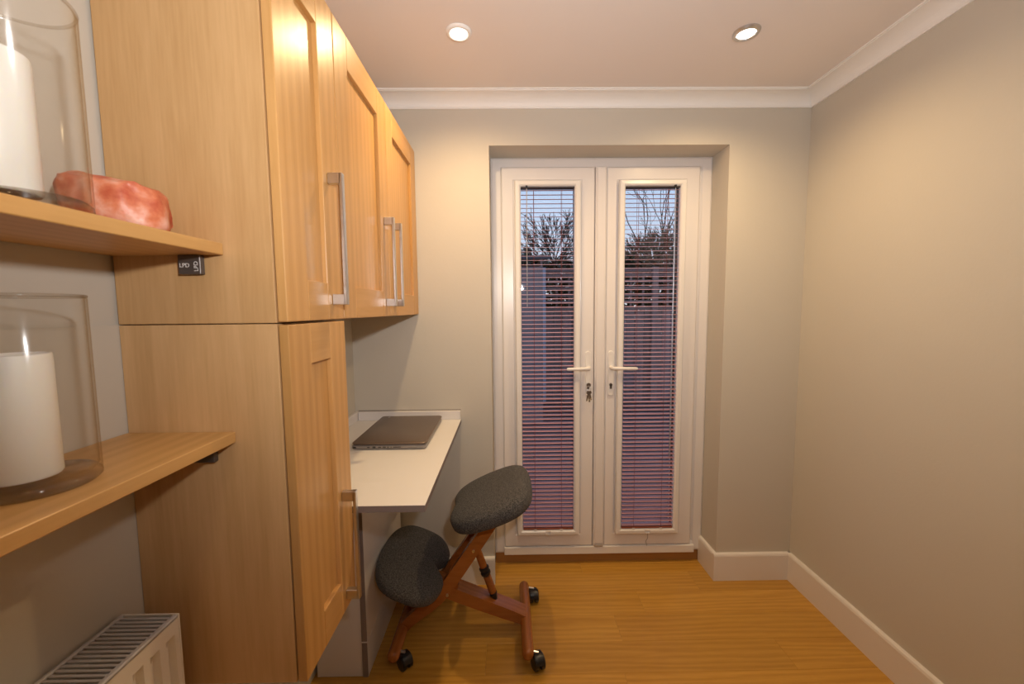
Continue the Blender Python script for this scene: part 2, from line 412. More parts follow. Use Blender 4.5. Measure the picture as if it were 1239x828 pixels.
dr = door_leaf('door_2', .517, .997, ZL0, ZL1, GX[1][0], GX[1][1], GZ0, GZ1, 'right glazed white door leaf with an empty keyhole')
# false mullion on the right leaf
obj('meeting_stile', box(.458, .515, LFY-.004, LFY+.05, ZL0-.002, ZL1, bev=.004, seg=2), UPVC, dr)
bm = bmesh.new(); prism(bm, [(.462, LFY-.004), (.512, LFY-.004), (.506, LFY-.010), (.468, LFY-.010)], 'Z', ZL0+.02, ZL1-.01); obj('stile_cover', bm, UPVC, dr)
obj('foot_cap', box(.464, .510, LFY-.011, LFY-.0045, ZL0-.001, ZL0+.012, bev=.002), plain('taupe_plastic', (.42, .37, .33), .5), dr)

def handle(root, px, sgn, lever_x, key):
    # long back plate with rounded ends
    bm = bmesh.new()
    y0, y1 = LFY-.008, LFY
    hw = .0145; pts = []
    for k in range(9): a = math.pi*k/8; pts.append((px+hw*math.cos(a), 1.170+hw*math.sin(a)))
    for k in range(9): a = math.pi+math.pi*k/8; pts.append((px+hw*math.cos(a), .958+hw*math.sin(a)))
    f = [bm.verts.new((x, y1, z)) for x, z in pts]; g = [bm.verts.new((x, y0+.002, z)) for x, z in pts]
    h_ = [bm.verts.new((px+(x-px)*.86, y0, z+(0.002 if z < 1 else -.002))) for x, z in pts]
    n = len(pts)
    for a, b in ((f, g), (g, h_)):
        for i in range(n): bm.faces.new((a[i], a[(i+1) % n], b[(i+1) % n], b[i]))
    bm.faces.new(h_); bm.faces.new(f[::-1])
    pl = obj('handle_plate', bm, UPVC2, root, smooth=30)
    bm = bmesh.new(); z = 1.097
    tube(bm, [(px, LFY-.008, z), (px, LFY-.030, z), (px+sgn*.004, LFY-.042, z), (px+sgn*.014, LFY-.050, z), (px+sgn*.03, LFY-.052, z), (px+sgn*.07, LFY-.051, z-.001), (lever_x-sgn*.008, LFY-.048, z-.002), (lever_x, LFY-.046, z-.002)],
         [.0095, .0095, .0095, .0095, .0090, .0085, .0085, .006], n=14, rb=[.0095, .0095, .0095, .0095, .009, .0085, .0085, .006])
    obj('handle_lever', bm, UPVC2, pl, smooth=True)
    for zz in (1.172, .952):
        bm = bmesh.new(); tube(bm, [(px, LFY-.0082, zz), (px, LFY-.0098, zz)], .0045, n=10); obj('screw_cap', bm, UPVC2, pl)
    bm = bmesh.new(); tube(bm, [(px, LFY-.0084, 1.004), (px, LFY-.0112, 1.004)], .0085, n=18); B(bm, px-.0055, px+.0055, LFY-.0112, LFY-.0084, .983, 1.0)
    obj('lock_cylinder', bm, BRASS_DK, pl)
    if not key:
        obj('keyhole', box(px-.0012, px+.0012, LFY-.0118, LFY-.0108, .999, 1.009), BLACK, pl)
handle(dl, .4245, -1, .306, True)
handle(dr, .545, 1, .672, False)

# bunch of keys in the left lock
kx, kz = .4245, 1.004
kt = thing('key_bunch', 'small bunch of dull metal keys hanging from the left door lock', 'keys', (kx, LFY-.03, kz-.09))
bm = bmesh.new(); tube(bm, [(kx, LFY-.0113, kz), (kx, LFY-.020, kz)], .002, n=8); 
tube(bm, [(kx, LFY-.0205, kz+.002), (kx, LFY-.0228, kz+.002)], .0115, n=14); obj('lock_key', bm, BRASS_DK, kt)
bm = bmesh.new()
rp = [(kx+.0115*math.sin(a), LFY-.026+.004*math.cos(a), kz-.016+.0125*math.cos(a)) for a in [2*math.pi*i/16 for i in range(17)]]
tube(bm, rp, .0011, n=6, caps=False); obj('key_ring', bm, CHROME, kt)
for ang, ln in ((-.18, .056), (.05, .060), (.24, .05)):
    bm = bmesh.new(); top = Vector((kx+math.sin(ang)*.006, LFY-.028, kz-.027))
    dv = Vector((math.sin(ang), 0, -math.cos(ang)))
    tube(bm, [top, top+dv*.003, top+dv*.016, top+dv*.019], [.004, .0095, .0095, .003], n=12, ref=(0, 1, 0), rb=[.001]*4)
    tube(bm, [top+dv*.018, top+dv*ln], .0032, n=6, ref=(0, 1, 0), rb=.001)
    for k in range(3):
        q = top+dv*(ln-.012+k*.004); tube(bm, [q, q+Vector((.005, 0, 0))], .0012, n=4)
    obj('key', bm, BRASS_DK, kt)

# ------------------------------------------------------------ venetian blinds
def blind(gx0, gx1, label, wand_x, wand_z):
    cx = (gx0+gx1)/2; yb = 2.0855
    root = thing('venetian_blind', label, 'blind', (cx, yb, GZ0-.03), 'venetian blinds fitted in the glazed doors')
    bm = bmesh.new()
    rect_frame(bm, gx0-.030, gx1+.030, GZ0-.030, GZ1+.030, [(0, LFY-.0005), (0, 2.078), (.004, 2.072), (.020, 2.070), (.026, 2.074), (.030, 2.080), (.030, LFY-.0005)], XZ)
    obj('surround_frame', bm, UPVC2, root)
    obj('head_rail', box(gx0+.0015, gx1-.0015, yb-.009, yb+.012, GZ1-.007, GZ1-.001, bev=.001), plain('dark_head_rail_%d' % int(gx0*100), (.06, .05, .055), .5), root)
    z0, z1 = GZ0+.022, GZ1-.018; n = 82
    first = None; tilt = .13; hw = .0125
    for i in range(n):
        z = z0+(z1-z0)*i/(n-1)
        if first is None:
            bm = bmesh.new(); th = .0005; rows = []
            for k in range(5):
                s = -1+k*.5; yy = hw*s; zz = .0016*(1-s*s)+math.sin(tilt)*yy
                rows.append((yb+yy, z+zz))
            poly = rows + [(a, b-th) for a, b in rows[::-1]]
            prism(bm, poly, 'X', gx0+.002, gx1-.002)
            first = obj('slat', bm, SLAT_M, root, origin=(cx, yb, z))
        else:
            copy_at(first, root, (cx, yb, z))
    obj('bottom_rail', box(gx0+.002, gx1-.002, yb-.011, yb+.011, GZ0+.0015, GZ0+.012, bev=.003, seg=2), plain('red_brown_bottom_rail_%d' % int(gx0*100), (.30, .085, .05), .4), root)
    for lx in (gx0+.066, gx1-.066):
        bm = bmesh.new()
        for yy in (yb-.0138, yb+.0138): tube(bm, [(lx, yy, GZ0+.01), (lx, yy, GZ1-.015)], .0009, n=5)
        obj('ladder_cord', bm, CORD, root)
    bm = bmesh.new(); tube(bm, [(wand_x, yb-.0165, wand_z), (wand_x, yb-.0165, GZ1-.010)], .0022, n=8)
    obj('tilt_wand', bm, plain('silver_wand_%d' % int(gx0*100), (.5, .5, .55), .4, metal=.8), root)
    obj('wand_hook', box(wand_x-.005, wand_x+.005, yb-.022, yb-.0095, GZ1-.012, GZ1+.002, bev=.001), BLACK, root)
    bm = bmesh.new()
    rect_frame(bm, cx-.014, cx+.014, GZ0-.022, GZ0-.002, [(0, 2.0705), (0, 2.064), (.004, 2.064), (.004, 2.0705)], XZ)
    obj('pull_tab', bm, UPVC, root)
    for lx in (gx0+.066, gx1-.066):
        obj('cord_clip', box(lx-.008, lx+.008, yb-.0135, yb-.0115, GZ0-.003, GZ0+.006, bev=.001), UPVC, root)
    return root
blind(*GX[0], 'venetian blind with burgundy slats in the left door, partly behind the stool seat', GX[0][0]+.030, 1.42)
b2 = blind(*GX[1], 'venetian blind with burgundy slats in the right door, long silver wand', GX[1][1]-.030, .62)
bm = bmesh.new(); cx = (GX[1][0]+GX[1][1])/2
tube(bm, [(cx+.002, 2.0690, GZ0-.018), (cx+.003, 2.0690, GZ0-.05), (cx-.002, 2.082, GZ0-.075), (cx+.004, 2.0850, GZ0-.1035)], .0010, n=5); obj('loose_thread', bm, GASKET, b2)

# ------------------------------------------------------------ downlights
for i, (x, y) in enumerate(SPOTS):
    lab = ['recessed ceiling downlight nearest the oak cabinets, glowing white', 'recessed ceiling downlight nearest the right wall, glowing white'][i] if i < 2 else ['recessed ceiling downlight behind the camera on the cabinet side', 'recessed ceiling downlight behind the camera on the bare wall side'][i-2]
    t_ = thing('ceiling_downlight', lab, 'downlight', (x, y, H), 'recessed ceiling downlights')
    bm = bmesh.new(); lathe(bm, [(.031, -.0005), (.031, -.006), (.034, -.010), (.042, -.008), (.046, -.003), (.046, -.0005)], (x, y, H), 36, closed=True)
    obj('bezel', bm, CHROME if i == 1 else COVE, t_, smooth=30)
    bm = bmesh.new(); lathe(bm, [(0, -.0045), (.022, -.004), (.0305, -.003), (.0305, -.0008), (0, -.0008)], (x, y, H), 32)
    obj('lamp_lens', bm, LAMPM, t_, smooth=30)

# ============================================================ OAK CABINETS
G, F, YC = -.431, -.453, .791
SEAM = 1.385
def bar_handle(parent, y, z0, z1):
    bm = bmesh.new()
    xo = G+.036; hw = .0075
    B(bm, xo-.008, xo, y-hw, y+hw, z0, z1, bev=.0012)
    for a in (z0, z1-.026):
        B(bm, G+.0005, xo-.004, y-hw, y+hw, a, a+.026, bev=.0012)
    return obj('handle', bm, CHROME, parent)
def shaker_door(parent, y0, y1, z0, z1, hy, hz0, hz1, st=.088):
    d_ = bpy.data.objects.new('door', None); COL.objects.link(d_); d_.parent = parent
    wc = Vector((G-.011, (y0+y1)/2, z0)); d_.location = wc-wl(parent); WORLD[d_.name] = wc
    x0, x1 = F+.0028, G
    for a, b in ((y0, y0+st), (y1-st, y1)): obj('stile', box(x0, x1, a, b, z0, z1, bev=.0018, seg=2), OAK_Z, d_)
    for a, b in ((z0, z0+st), (z1-st, z1)): obj('rail', box(x0, x1, y0+st+.0003, y1-st-.0003, a, b, bev=.0012), OAK_Y, d_)
    obj('panel', box(x0+.002, x1-.011, y0+st-.004, y1-st+.004, z0+st-.004, z1-st+.004), OAK_Z, d_)
    bar_handle(d_, hy, hz0, hz1)
    return d_
def carcass(parent, y0, y1, z0, z1, near_mat=SIDE_Z):
    t_ = .018
    obj('side_panel', box(LW+.005, F, y0, y0+t_, z0, z1, bev=.0008), near_mat, parent)
    obj('side_panel', box(LW+.005, F, y1-t_, y1, z0, z1, bev=.0008), SIDE_Z, parent)
    obj('top_panel', box(LW+.005, F, y0+t_+.0005, y1-t_-.0005, z1-t_, z1), SIDE_Z, parent)
    obj('bottom_panel', box(LW+.005, F, y0+t_+.0005, y1-t_-.0005, z0, z0+t_), SIDE_Z, parent)
    obj('back_panel', box(LW+.005, LW+.009, y0+t_+.0005, y1-t_-.0005, z0+t_+.0005, z1-t_-.0005), SIDE_Z, parent)
ZT = 2.153
A_ = thing('wall_cabinet', 'narrow tall oak wall cabinet nearest the shelves, long chrome bar handle', 'cabinet', (-.6, .93, SEAM+.002))
carcass(A_, YC, 1.066, SEAM+.001, ZT)
shaker_door(A_, YC+.001, 1.064, SEAM+.003, ZT, 1.005, 1.424, 1.741)
L_ = thing('wall_cabinet', 'narrow oak cabinet directly under the other narrow one, beside the desk', 'cabinet', (-.6, .93, .62))
carcass(L_, YC, 1.066, .625, SEAM-.001)
shaker_door(L_, YC+.001, 1.064, .625, SEAM-.003, 1.005, .652, .945)
B_ = thing('wall_cabinet', 'wide double-door oak wall cabinet hanging over the desk with paired handles', 'cabinet', (-.6, 1.51, SEAM+.002))
carcass(B_, 1.068, 1.958, SEAM+.001, ZT)
shaker_door(B_, 1.068, 1.4935, SEAM+.003, ZT, 1.447, 1.424, 1.735)
shaker_door(B_, 1.4965, 1.958, SEAM+.003, ZT, 1.545, 1.424, 1.735)

# ============================================================ SHELVES
def shelf(z0, z1, label):
    s_ = thing('wall_shelf', label, 'shelf', (-.655, .2, z0))
    obj('shelf_board', box(LW+.0045, -.546, -.55, YC-.0015, z0, z1, bev=.0012), SHELF_Y, s_)
    return s_
SU = (1.518, 1.540); SL = (1.148, 1.170)
s1 = shelf(*SU, 'upper oak wall shelf holding a candle jar and pink salt rock')
s2 = shelf(*SL, 'lower oak wall shelf holding a candle jar, above the radiator')
def bracket(parent, z, mark):
    b = obj('bracket', box(-.625, -.583, YC-.014, YC-.0015, z-.037, z-.0006, bev=.001), DARKMETAL, parent)
    b['label'] = 'dark metal shelf bracket'
    if mark:
        tc_ = bpy.data.curves.new('bracket_mark', 'FONT'); tc_.body = 'LPD'; tc_.size = .011; tc_.extrude = .0002; tc_.align_x = 'LEFT'
        to = bpy.data.objects.new('tmp_mark', tc_); COL.objects.link(to)
        bpy.context.view_layer.update()
        me = bpy.data.meshes.new_from_object(to.evaluated_get(bpy.context.evaluated_depsgraph_get())); bpy.data.objects.remove(to)
        for nm, rot, off in (('lettering', 0, Vector((-.622, YC-.0144, z-.024))), ('lettering', 90, Vector((-.587, YC-.0144, z-.032)))):
            bm = bmesh.new(); bm.from_mesh(me)
            R_ = Matrix.Rotation(math.radians(90), 4, 'X') @ Matrix.Rotation(math.radians(rot), 4, 'Z')
            bmesh.ops.transform(bm, matrix=Matrix.Translation(off) @ R_, verts=bm.verts[:])
            obj(nm, bm, plain('white_print', (.8, .78, .75), .6), b)
bracket(s1, SU[0], True); bracket(s2, SL[0], False)

# ============================================================ CANDLE JARS
def jar(c, z, label):
    r, h = .064, .262
    t_ = thing('candle_jar', label, 'candle jar', (c[0], c[1], z), 'glass candle jars')
    bm = bmesh.new(); wt = .0028
    lathe(bm, [(r-.006, .0175), (r-wt, .022), (r-wt, h-.003), (r-wt/2, h), (r, h-.003), (r, .006)], (c[0], c[1], z), 64)
    obj('glass_wall', bm, GLASS, t_, smooth=50)
    bm = bmesh.new(); lathe(bm, [(r-wt/2+.0021*math.cos(a), h+.0005+.0021*math.sin(a)) for a in [2*math.pi*k/8 for k in range(8)]], (c[0], c[1], z), 64, closed=True)
    obj('rim', bm, GLASS_BASE, t_, smooth=180)
    bm = bmesh.new(); lathe(bm, [(0, .0005), (r-.006, .0005), (r, .006), (r-.0005, .012), (r-.006, .0174), (0, .016)], (c[0], c[1], z), 64)
    obj('glass_base', bm, GLASS_BASE, t_, smooth=50)
def candle(c, z, label, h=.168, r=.036):
    t_ = thing('pillar_candle', label, 'candle', (c[0], c[1], z), 'white pillar candles')
    bm = bmesh.new(); lathe(bm, [(0, 0), (r-.002, 0), (r, .003), (r, h-.004), (r-.001, h-.0008), (r-.004, h), (r-.009, h-.006), (.008, h-.012), (0, h-.013)], (c[0], c[1], z), 48)
    obj('wax', bm, WAX, t_, smooth=50)
    bm = bmesh.new(); tube(bm, [(c[0], c[1], z+h-.013), (c[0]+.001, c[1], z+h-.008), (c[0]+.002, c[1], z+h-.005)], .0011, n=6)
    obj('wick', bm, WICK, t_)
jar((-.650, .542), SL[1], 'clear glass candle jar standing on the lower shelf')
candle((-.657, .535), SL[1]+.0178, 'white pillar candle inside the glass jar on the lower shelf')
jar((-.617, .532), SU[1], 'clear glass candle jar standing on the upper shelf beside the salt rock')
candle((-.624, .515), SU[1]+.0178, 'white pillar candle inside the glass jar on the upper shelf')

# salt rock
bm = bmesh.new(); bmesh.ops.create_icosphere(bm, subdivisions=4, radius=1)
from mathutils import noise as mnoise
for v in bm.verts:
    d_ = v.co.normalized()
    p_ = Vector((abs(d_.x)**.6*math.copysign(1, d_.x), abs(d_.y)**.7*math.copysign(1, d_.y), abs(d_.z)**.6*math.copysign(1, d_.z)))
    q = p_*(1+.16*mnoise.noise(d_*1.7+Vector((3, 1, 2)))+.05*mnoise.noise(d_*5)+.02*mnoise.noise(d_*14))
    v.co = Vector((q.x*.065, q.y*.050, max(q.z*.047, -.040) + .010*(-q.x)))
bmesh.ops.transform(bm, matrix=Matrix.Translation((-.655, .700, SU[1]+.0406)) @ Matrix.Rotation(.25, 4, 'Z'), verts=bm.verts[:])
zmin = min(v.co.z for v in bm.verts); bmesh.ops.translate(bm, verts=bm.verts[:], vec=(0, 0, SU[1]+.0003-zmin))
tag(obj('salt_rock', bm, SALT, smooth=35), 'rough pink and orange salt rock on the upper shelf against the cabinet side', 'rock')

# ============================================================ RADIATOR
RX0, RX1, RY0, RY1, RZ0, RZ1 = -.752, -.642, -.25, .738, .22, .828
rad = thing('radiator', 'cream panel radiator with slotted top grille below the lower shelf', 'radiator', ((RX0+RX1)/2, .2, 0))
def fluted(xf, sgn, name):
    bm = bmesh.new(); pitch = .0333; ys = []; y = RY0+.02
    prof = [(RY0+.004, 0)]
    y = RY0+.022
    while y+.021 < RY1-.010:
        prof += [(y, 0), (y+.005, 1), (y+.015, 1), (y+.020, 0)]; y += pitch
    prof += [(RY1-.004, 0)]
    zs = [(RZ0+.01, 0), (RZ0+.055, 0), (RZ0+.068, 1), (RZ1-.045, 1), (RZ1-.033, 0), (RZ1-.006, 0)]
    grid = [[bm.verts.new((xf-sgn*.0105*a*b, yy, zz)) for yy, a in prof] for zz, b in zs]
    for i in range(len(zs)-1):
        for j in range(len(prof)-1): bm.faces.new((grid[i][j], grid[i][j+1], grid[i+1][j+1], grid[i+1][j]))
    back = [[bm.verts.new((xf-sgn*.014, yy, zz)) for yy in (RY0+.004, RY1-.004)] for zz in (RZ0+.01, RZ1-.006)]
    bm.faces.new((back[0][0], back[0][1], back[1][1], back[1][0]))
    obj(name, bm, RADW, rad, smooth=30)
fluted(RX1, 1, 'front_panel')
obj('back_panel', box(RX0+.002, RX0+.012, RY0+.004, RY1-.004, RZ0+.01, RZ1-.006, bev=.002), RADW, rad)
obj('side_panel', box(RX0, RX1+.001, RY1-.0035, RY1, RZ0, RZ1, bev=.001), RADW, rad)
obj('side_panel', box(RX0, RX1+.001, RY0, RY0+.0035, RZ0, RZ1, bev=.001), RADW, rad)
obj('top_rail', box(RX1-.009, RX1+.001, RY0+.004, RY1-.004, RZ1-.0055, RZ1+.001, bev=.002), RADG, rad)
obj('top_rail', box(RX0, RX0+.008, RY0+.004, RY1-.004, RZ1-.0055, RZ1+.001, bev=.002), RADG, rad)
n = 0; y = RY1-.012; f0 = None
while y > RY0+.01:
    c = ((RX0+RX1)/2, y, RZ1-.003)
    if f0 is None: f0 = obj('grille_slat', box(RX0+.0085, RX1-.0095, y-.0026, y+.0026, RZ1-.0045, RZ1-.0005, bev=.0008), RADG, rad, origin=c)
    else: copy_at(f0, rad, c)
    y -= .0092
bm = bmesh.new()
yy = RY0+.05
while yy < RY1-.03:
    B(bm, RX0+.014, RX1-.016, yy, yy+.0015, RZ0+.04, RZ1-.03); yy += .02
obj('convector_fins', bm, RADG, rad)
for yy in (RY0+.1, RY1-.1):
    obj('wall_bracket', box(LW+.0045, RX0+.002, yy-.015, yy+.015, RZ0+.05, RZ1-.08), RADG, rad)
bm = bmesh.new(); tube(bm, [(-.70, RY1-.05, 0), (-.70, RY1-.05, RZ0+.03)], .0075, n=10); obj('pipe', bm, CHROME, rad)
bm = bmesh.new(); tube(bm, [(-.70, RY0+.05, 0), (-.70, RY0+.05, RZ0+.03)], .0075, n=10); obj('pipe', bm, CHROME, rad)

# ============================================================ DESK
DZ = .866; DX = -.235; DY0 = 1.078
dk = thing('desk', 'white built-in desk worktop with grey edging, laptop on top', 'desk', (-.5, 1.5, DZ-.02))
obj('worktop', box(LW+.006, DX, DY0, D-.002, DZ-.0195, DZ-.0006), DESK_E, dk)['label'] = 'grey edged board core'
obj('laminate_top', box(LW+.006, DX, DY0, D-.002, DZ-.0006, DZ), DESK_W, dk)
obj('upstand', box(LW+.024, DX-.002, D-.018, D-.0015, DZ+.0005, DZ+.044, bev=.0015), PANEL_W, dk)
obj('upstand', box(LW+.006, LW+.022, DY0, D-.0015, DZ+.0005, DZ+.044, bev=.0015), PANEL_W, dk)
obj('sealant_line', box(LW+.022, DX-.002, D-.0025, D-.0002, DZ+.0442, DZ+.0475), plain('grey_sealant', (.2, .17, .15), .6), dk)
pd = thing('desk_support', 'white boxed desk support with dark front edge under the desk', 'panel', (-.65, 1.7, 0))
obj('front_panel', box(-.745, -.5705, 1.441, 1.457, .001, DZ-.021), PANEL_W, pd)
obj('side_panel', box(-.566, -.549, 1.4405, D-BT-.001, .146, DZ-.021), PANEL_W, pd)
obj('plinth_panel', box(-.566, -.549, 1.4405, D-BT-.001, .001, .1435), PANEL_W, pd)
obj('edge_strip', box(-.5695, -.5495, 1.4370, 1.4400, .147, DZ-.021), DESK_E, pd)['label'] = 'dark grey front edge strip'
obj('edge_strip', box(-.5695, -.5495, 1.4370, 1.4400, .001, .141), DESK_E, pd)
obj('joint_cap', box(-.5695, -.5490, 1.4365, 1.4400, .1418, .1462), PANEL_W, pd)

# ============================================================ LAPTOP
lx0, lx1, ly0, ly1 = -.612, -.323, 1.525, 1.915
lp = thing('laptop', 'closed brown metallic laptop lying on the white desk', 'laptop', ((lx0+lx1)/2, (ly0+ly1)/2, DZ))
def rounded_slab(x0, x1, y0, y1, z0, z1, r, bev, seg=5):
    bm = bmesh.new(); pts = []
    for (cx_, cy_, a0) in ((x1-r, y1-r, 0), (x0+r, y1-r, 90), (x0+r, y0+r, 180), (x1-r, y0+r, 270)):
        for k in range(seg+1):
            a = math.radians(a0+90*k/seg); pts.append((cx_+r*math.cos(a), cy_+r*math.sin(a)))
    cx_, cy_ = (x0+x1)/2, (y0+y1)/2
    lv = []
    for z, s_ in ((z0, bev), (z0+bev, 0), (z1-bev, 0), (z1, bev)):
        lv.append([bm.verts.new((px_+(cx_-px_)*s_/((x1-x0)/2), py_+(cy_-py_)*s_/((y1-y0)/2), z)) for px_, py_ in pts])
    n_ = len(pts)
    for a, b in zip(lv, lv[1:]):
        for i in range(n_): bm.faces.new((a[i], a[(i+1) % n_], b[(i+1) % n_], b[i]))
    bm.faces.new(lv[0][::-1]); bm.faces.new(lv[-1])
    return bm
obj('base', rounded_slab(lx0, lx1, ly0, ly1, DZ+.004, DZ+.019, .012, .003), LAPTOP_BODY, lp, smooth=40)
obj('lid', rounded_slab(lx0+.001, lx1+.001, ly0-.001, ly1+.001, DZ+.0215, DZ+.0305, .014, .0025), LAPTOP_LID, lp, smooth=40)
obj('screen_gasket', rounded_slab(lx0+.004, lx1-.004, ly0+.004, ly1-.004, DZ+.019, DZ+.0215, .01, .0003), BLACK, lp)
bm = bmesh.new(); tube(bm, [(lx0+.004, ly0+.04, DZ+.0195), (lx0+.004, ly1-.04, DZ+.0195)], .0042, n=10); obj('hinge', bm, BLACK, lp)
port_x = [(-.600, .012, .006), (-.546, .010, .004), (-.524, .012, .0065), (-.503, .011, .004), (-.484, .012, .004), (-.470, .005, .005), (-.458, .004, .004), (-.435, .030, .003)]
for px_, w_, h_ in port_x:
    obj('port', box(px_-w_/2, px_+w_/2, ly0-.0008, ly0+.002, DZ+.0115-h_/2, DZ+.0115+h_/2, bev=.0004), BLACK, lp)
for fx, fy in ((lx0+.03, ly0+.03), (lx1-.03, ly0+.03), (lx0+.03, ly1-.03), (lx1-.03, ly1-.03)):
    bm = bmesh.new(); tube(bm, [(fx, fy, DZ+.0002), (fx, fy, DZ+.0042)], .007, n=12); obj('rubber_foot', bm, BLACK, lp)
bm = bmesh.new(); tube(bm, [(lx0+.04, ly1-.022, DZ+.0306), (lx0+.04, ly1-.022, DZ+.0310)], .0075, n=18, ref=(1, 0, 0), rb=.006); obj('badge', bm, CHROME, lp)['label'] = 'small round silver badge'

# ============================================================ KNEELING STOOL
st = thing('kneeling_stool', 'wooden kneeling stool on castors with charcoal seat and knee pad, at the desk', 'stool', (-.17, 1.645, 0))
YM = 1.645
def cushion(c, ax_u, ax_v, ax_w, outline, th, crown, name, n=72, expo=.55, sag=None):
    bm = bmesh.new(); rings = []; m_ = 14
    U, V, W_ = [Vector(a).normalized() for a in (ax_u, ax_v, ax_w)]
    for j in range(1, m_):
        ph = -math.pi/2+math.pi*j/m_
        s_ = math.cos(ph)**expo; zz = math.copysign(abs(math.sin(ph))**.62, math.sin(ph))
        ring = []
        for i in range(n):
            t0 = 2*math.pi*i/n; u_, v_ = outline(t0)
            extra = crown*(1-s_) if zz > 0 else 0
            w2 = zz*th/2+extra
            if sag: w2 += sag(u_*s_, v_*s_)
            ring.append(bm.verts.new(Vector(c)+U*(u_*s_)+V*(v_*s_)+W_*w2))
        rings.append(ring)
    for a, b in zip(rings, rings[1:]):
        for i in range(n): bm.faces.new((a[i], a[(i+1) % n], b[(i+1) % n], b[i]))
    for rg, sgn in ((rings[0], -1), (rings[-1], 1)):
        # fill the end with shrinking rings
        prev = rg
        cen = Vector((0, 0, 0))
        for v in rg: cen += v.co
        cen /= n
        for k in (.75, .5, .25):
            nr = [bm.verts.new(cen+(v.co-cen)*k + (W_*crown*.35*(1-k) if sgn > 0 else Vector((0, 0, 0)))) for v in rg]
            for i in range(n): bm.faces.new((prev[i], prev[(i+1) % n], nr[(i+1) % n], nr[i]))
            prev = nr
        cv = bm.verts.new(cen+(W_*crown*.4 if sgn > 0 else Vector((0, 0, 0))))
        for i in range(n): bm.faces.new((prev[i], prev[(i+1) % n], cv))
    return obj(name, bm, FABRIC, st, smooth=180)
def superell(a, b, e):
    def f(t):
        c_, s_ = math.cos(t), math.sin(t)
        return a*math.copysign(abs(c_)**e, c_), b*math.copysign(abs(s_)**e, s_)
    return f
def seat_outline(t):
    u_, v_ = superell(.176, .205, .60)(t)
    if u_ < 0:   # front edge dips in at the middle
        u_ += .016*math.exp(-(v_/.07)**2)*(-u_/.168)
    v_ *= 1-.12*(u_ < 0)*(-u_/.168)
    return u_, v_
ta = math.radians(21)
cushion((-.074, YM-.02, .620), (math.cos(ta), 0, math.sin(ta)), (0, 1, 0), (-math.sin(ta), 0, math.cos(ta)), seat_outline, .085, .006, 'seat', expo=.33)
def knee_outline(t):
    u_, v_ = superell(.150, .228, .72)(t)
    if u_ > 0:
        u_ -= .060*math.exp(-(v_/.05)**2)*(u_/.150)
    else:
        u_ *= 1-.05*(abs(v_)/.225)
    return u_, v_
tk = math.radians(-24)
cushion((-.408, YM-.005, .332), (math.cos(tk), 0, math.sin(tk)), (0, 1, 0), (-math.sin(tk), 0, math.cos(tk)), knee_outline, .075, .010, 'knee_pad')

def ribbon(path, wd, y0, y1, name, mat=CHERRY, bev=.003):
    """a flat board cut to a curved side outline: path in XZ with a width, extruded in Y"""
    L1, R1 = [], []
    for i, p_ in enumerate(path):
        a = Vector(path[min(i+1, len(path)-1)])-Vector(path[max(i-1, 0)]); a.normalize(); nrm = Vector((-a.y, a.x))
        wi = wd[i] if isinstance(wd, (list, tuple)) else wd
        L1.append(Vector(p_)+nrm*wi/2); R1.append(Vector(p_)-nrm*wi/2)
    bm = bmesh.new(); prism(bm, [tuple(q) for q in L1+R1[::-1]], 'Y', y0, y1)
    bmesh.ops.bevel(bm, geom=[e_ for e_ in bm.edges if e_.is_manifold and e_.calc_face_angle(0) > .9], offset=bev, segments=2, affect='EDGES')
    return obj(name, bm, mat, st, smooth=30)
# long rails rise from the front cross bar to the seat (one each side of the lower beam)
rail_path = [(-.452, .075), (-.425, .105), (-.385, .140), (-.345, .170), (-.305, .205), (-.262, .258), (-.215, .325), (-.160, .405), (-.105, .485), (-.078, .525), (-.062, .550)]
for y0, y1 in ((YM-.068, YM-.040), (YM+.040, YM+.068)):
    ribbon(rail_path, [.04, .044, .048, .05, .052, .054, .054, .052, .050, .048, .046], y0, y1, 'seat_rail')
# board under the seat and under the knee pad
def plate(c, ax, L_n, W_n, th, name):
    bm = bmesh.new(); B(bm, -L_n/2, L_n/2, -W_n/2, W_n/2, -th/2, th/2, bev=.004, seg=2)
    a_ = math.atan2(ax[2], ax[0])
    bmesh.ops.transform(bm, matrix=Matrix.Translation(c) @ Matrix.Rotation(-a_, 4, 'Y'), verts=bm.verts[:])
    return obj(name, bm, CHERRY, st)
plate((-.045, YM, .575), (math.cos(ta), 0, math.sin(ta)), .18, .17, .014, 'seat_board')
plate((-.410, YM, .290), (math.cos(tk), 0, math.sin(tk)), .15, .26, .014, 'knee_board')
# lower beam: rear cross bar up to the knee pad
ribbon([(.060, .078), (0, .103), (-.10, .143), (-.20, .184), (-.27, .213), (-.33, .245), (-.370, .262), (-.395, .282)], [.040, .048, .052, .054, .054, .050, .046, .040], YM-.036, YM+.036, 'lower_beam')
# cross bars
def cross_bar(xc, zc, y0, y1):
    bm = bmesh.new(); r_ = .0235; pts = []; rr = []
    for k in range(5): a = math.pi/2*k/4; pts.append((xc, y0+r_*.8*(1-math.sin(a)) , zc)); rr.append(max(r_*math.sin(a)*1.0, .004) if k else .004)
    pts = [(xc, y0, zc), (xc, y0+.004, zc), (xc, y0+.012, zc), (xc, y0+.022, zc), (xc, y1-.022, zc), (xc, y1-.012, zc), (xc, y1-.004, zc), (xc, y1, zc)]
    rr = [.010, .0175, .022, r_, r_, .022, .0175, .010]
    tube(bm, pts, rr, n=20, rb=rr, ref=(0, 0, 1))
    return obj('cross_bar', bm, CHERRY_Y, st, smooth=35)
cross_bar(.067, .072, 1.435, 1.850)
cross_bar(-.455, .072, 1.435, 1.850)
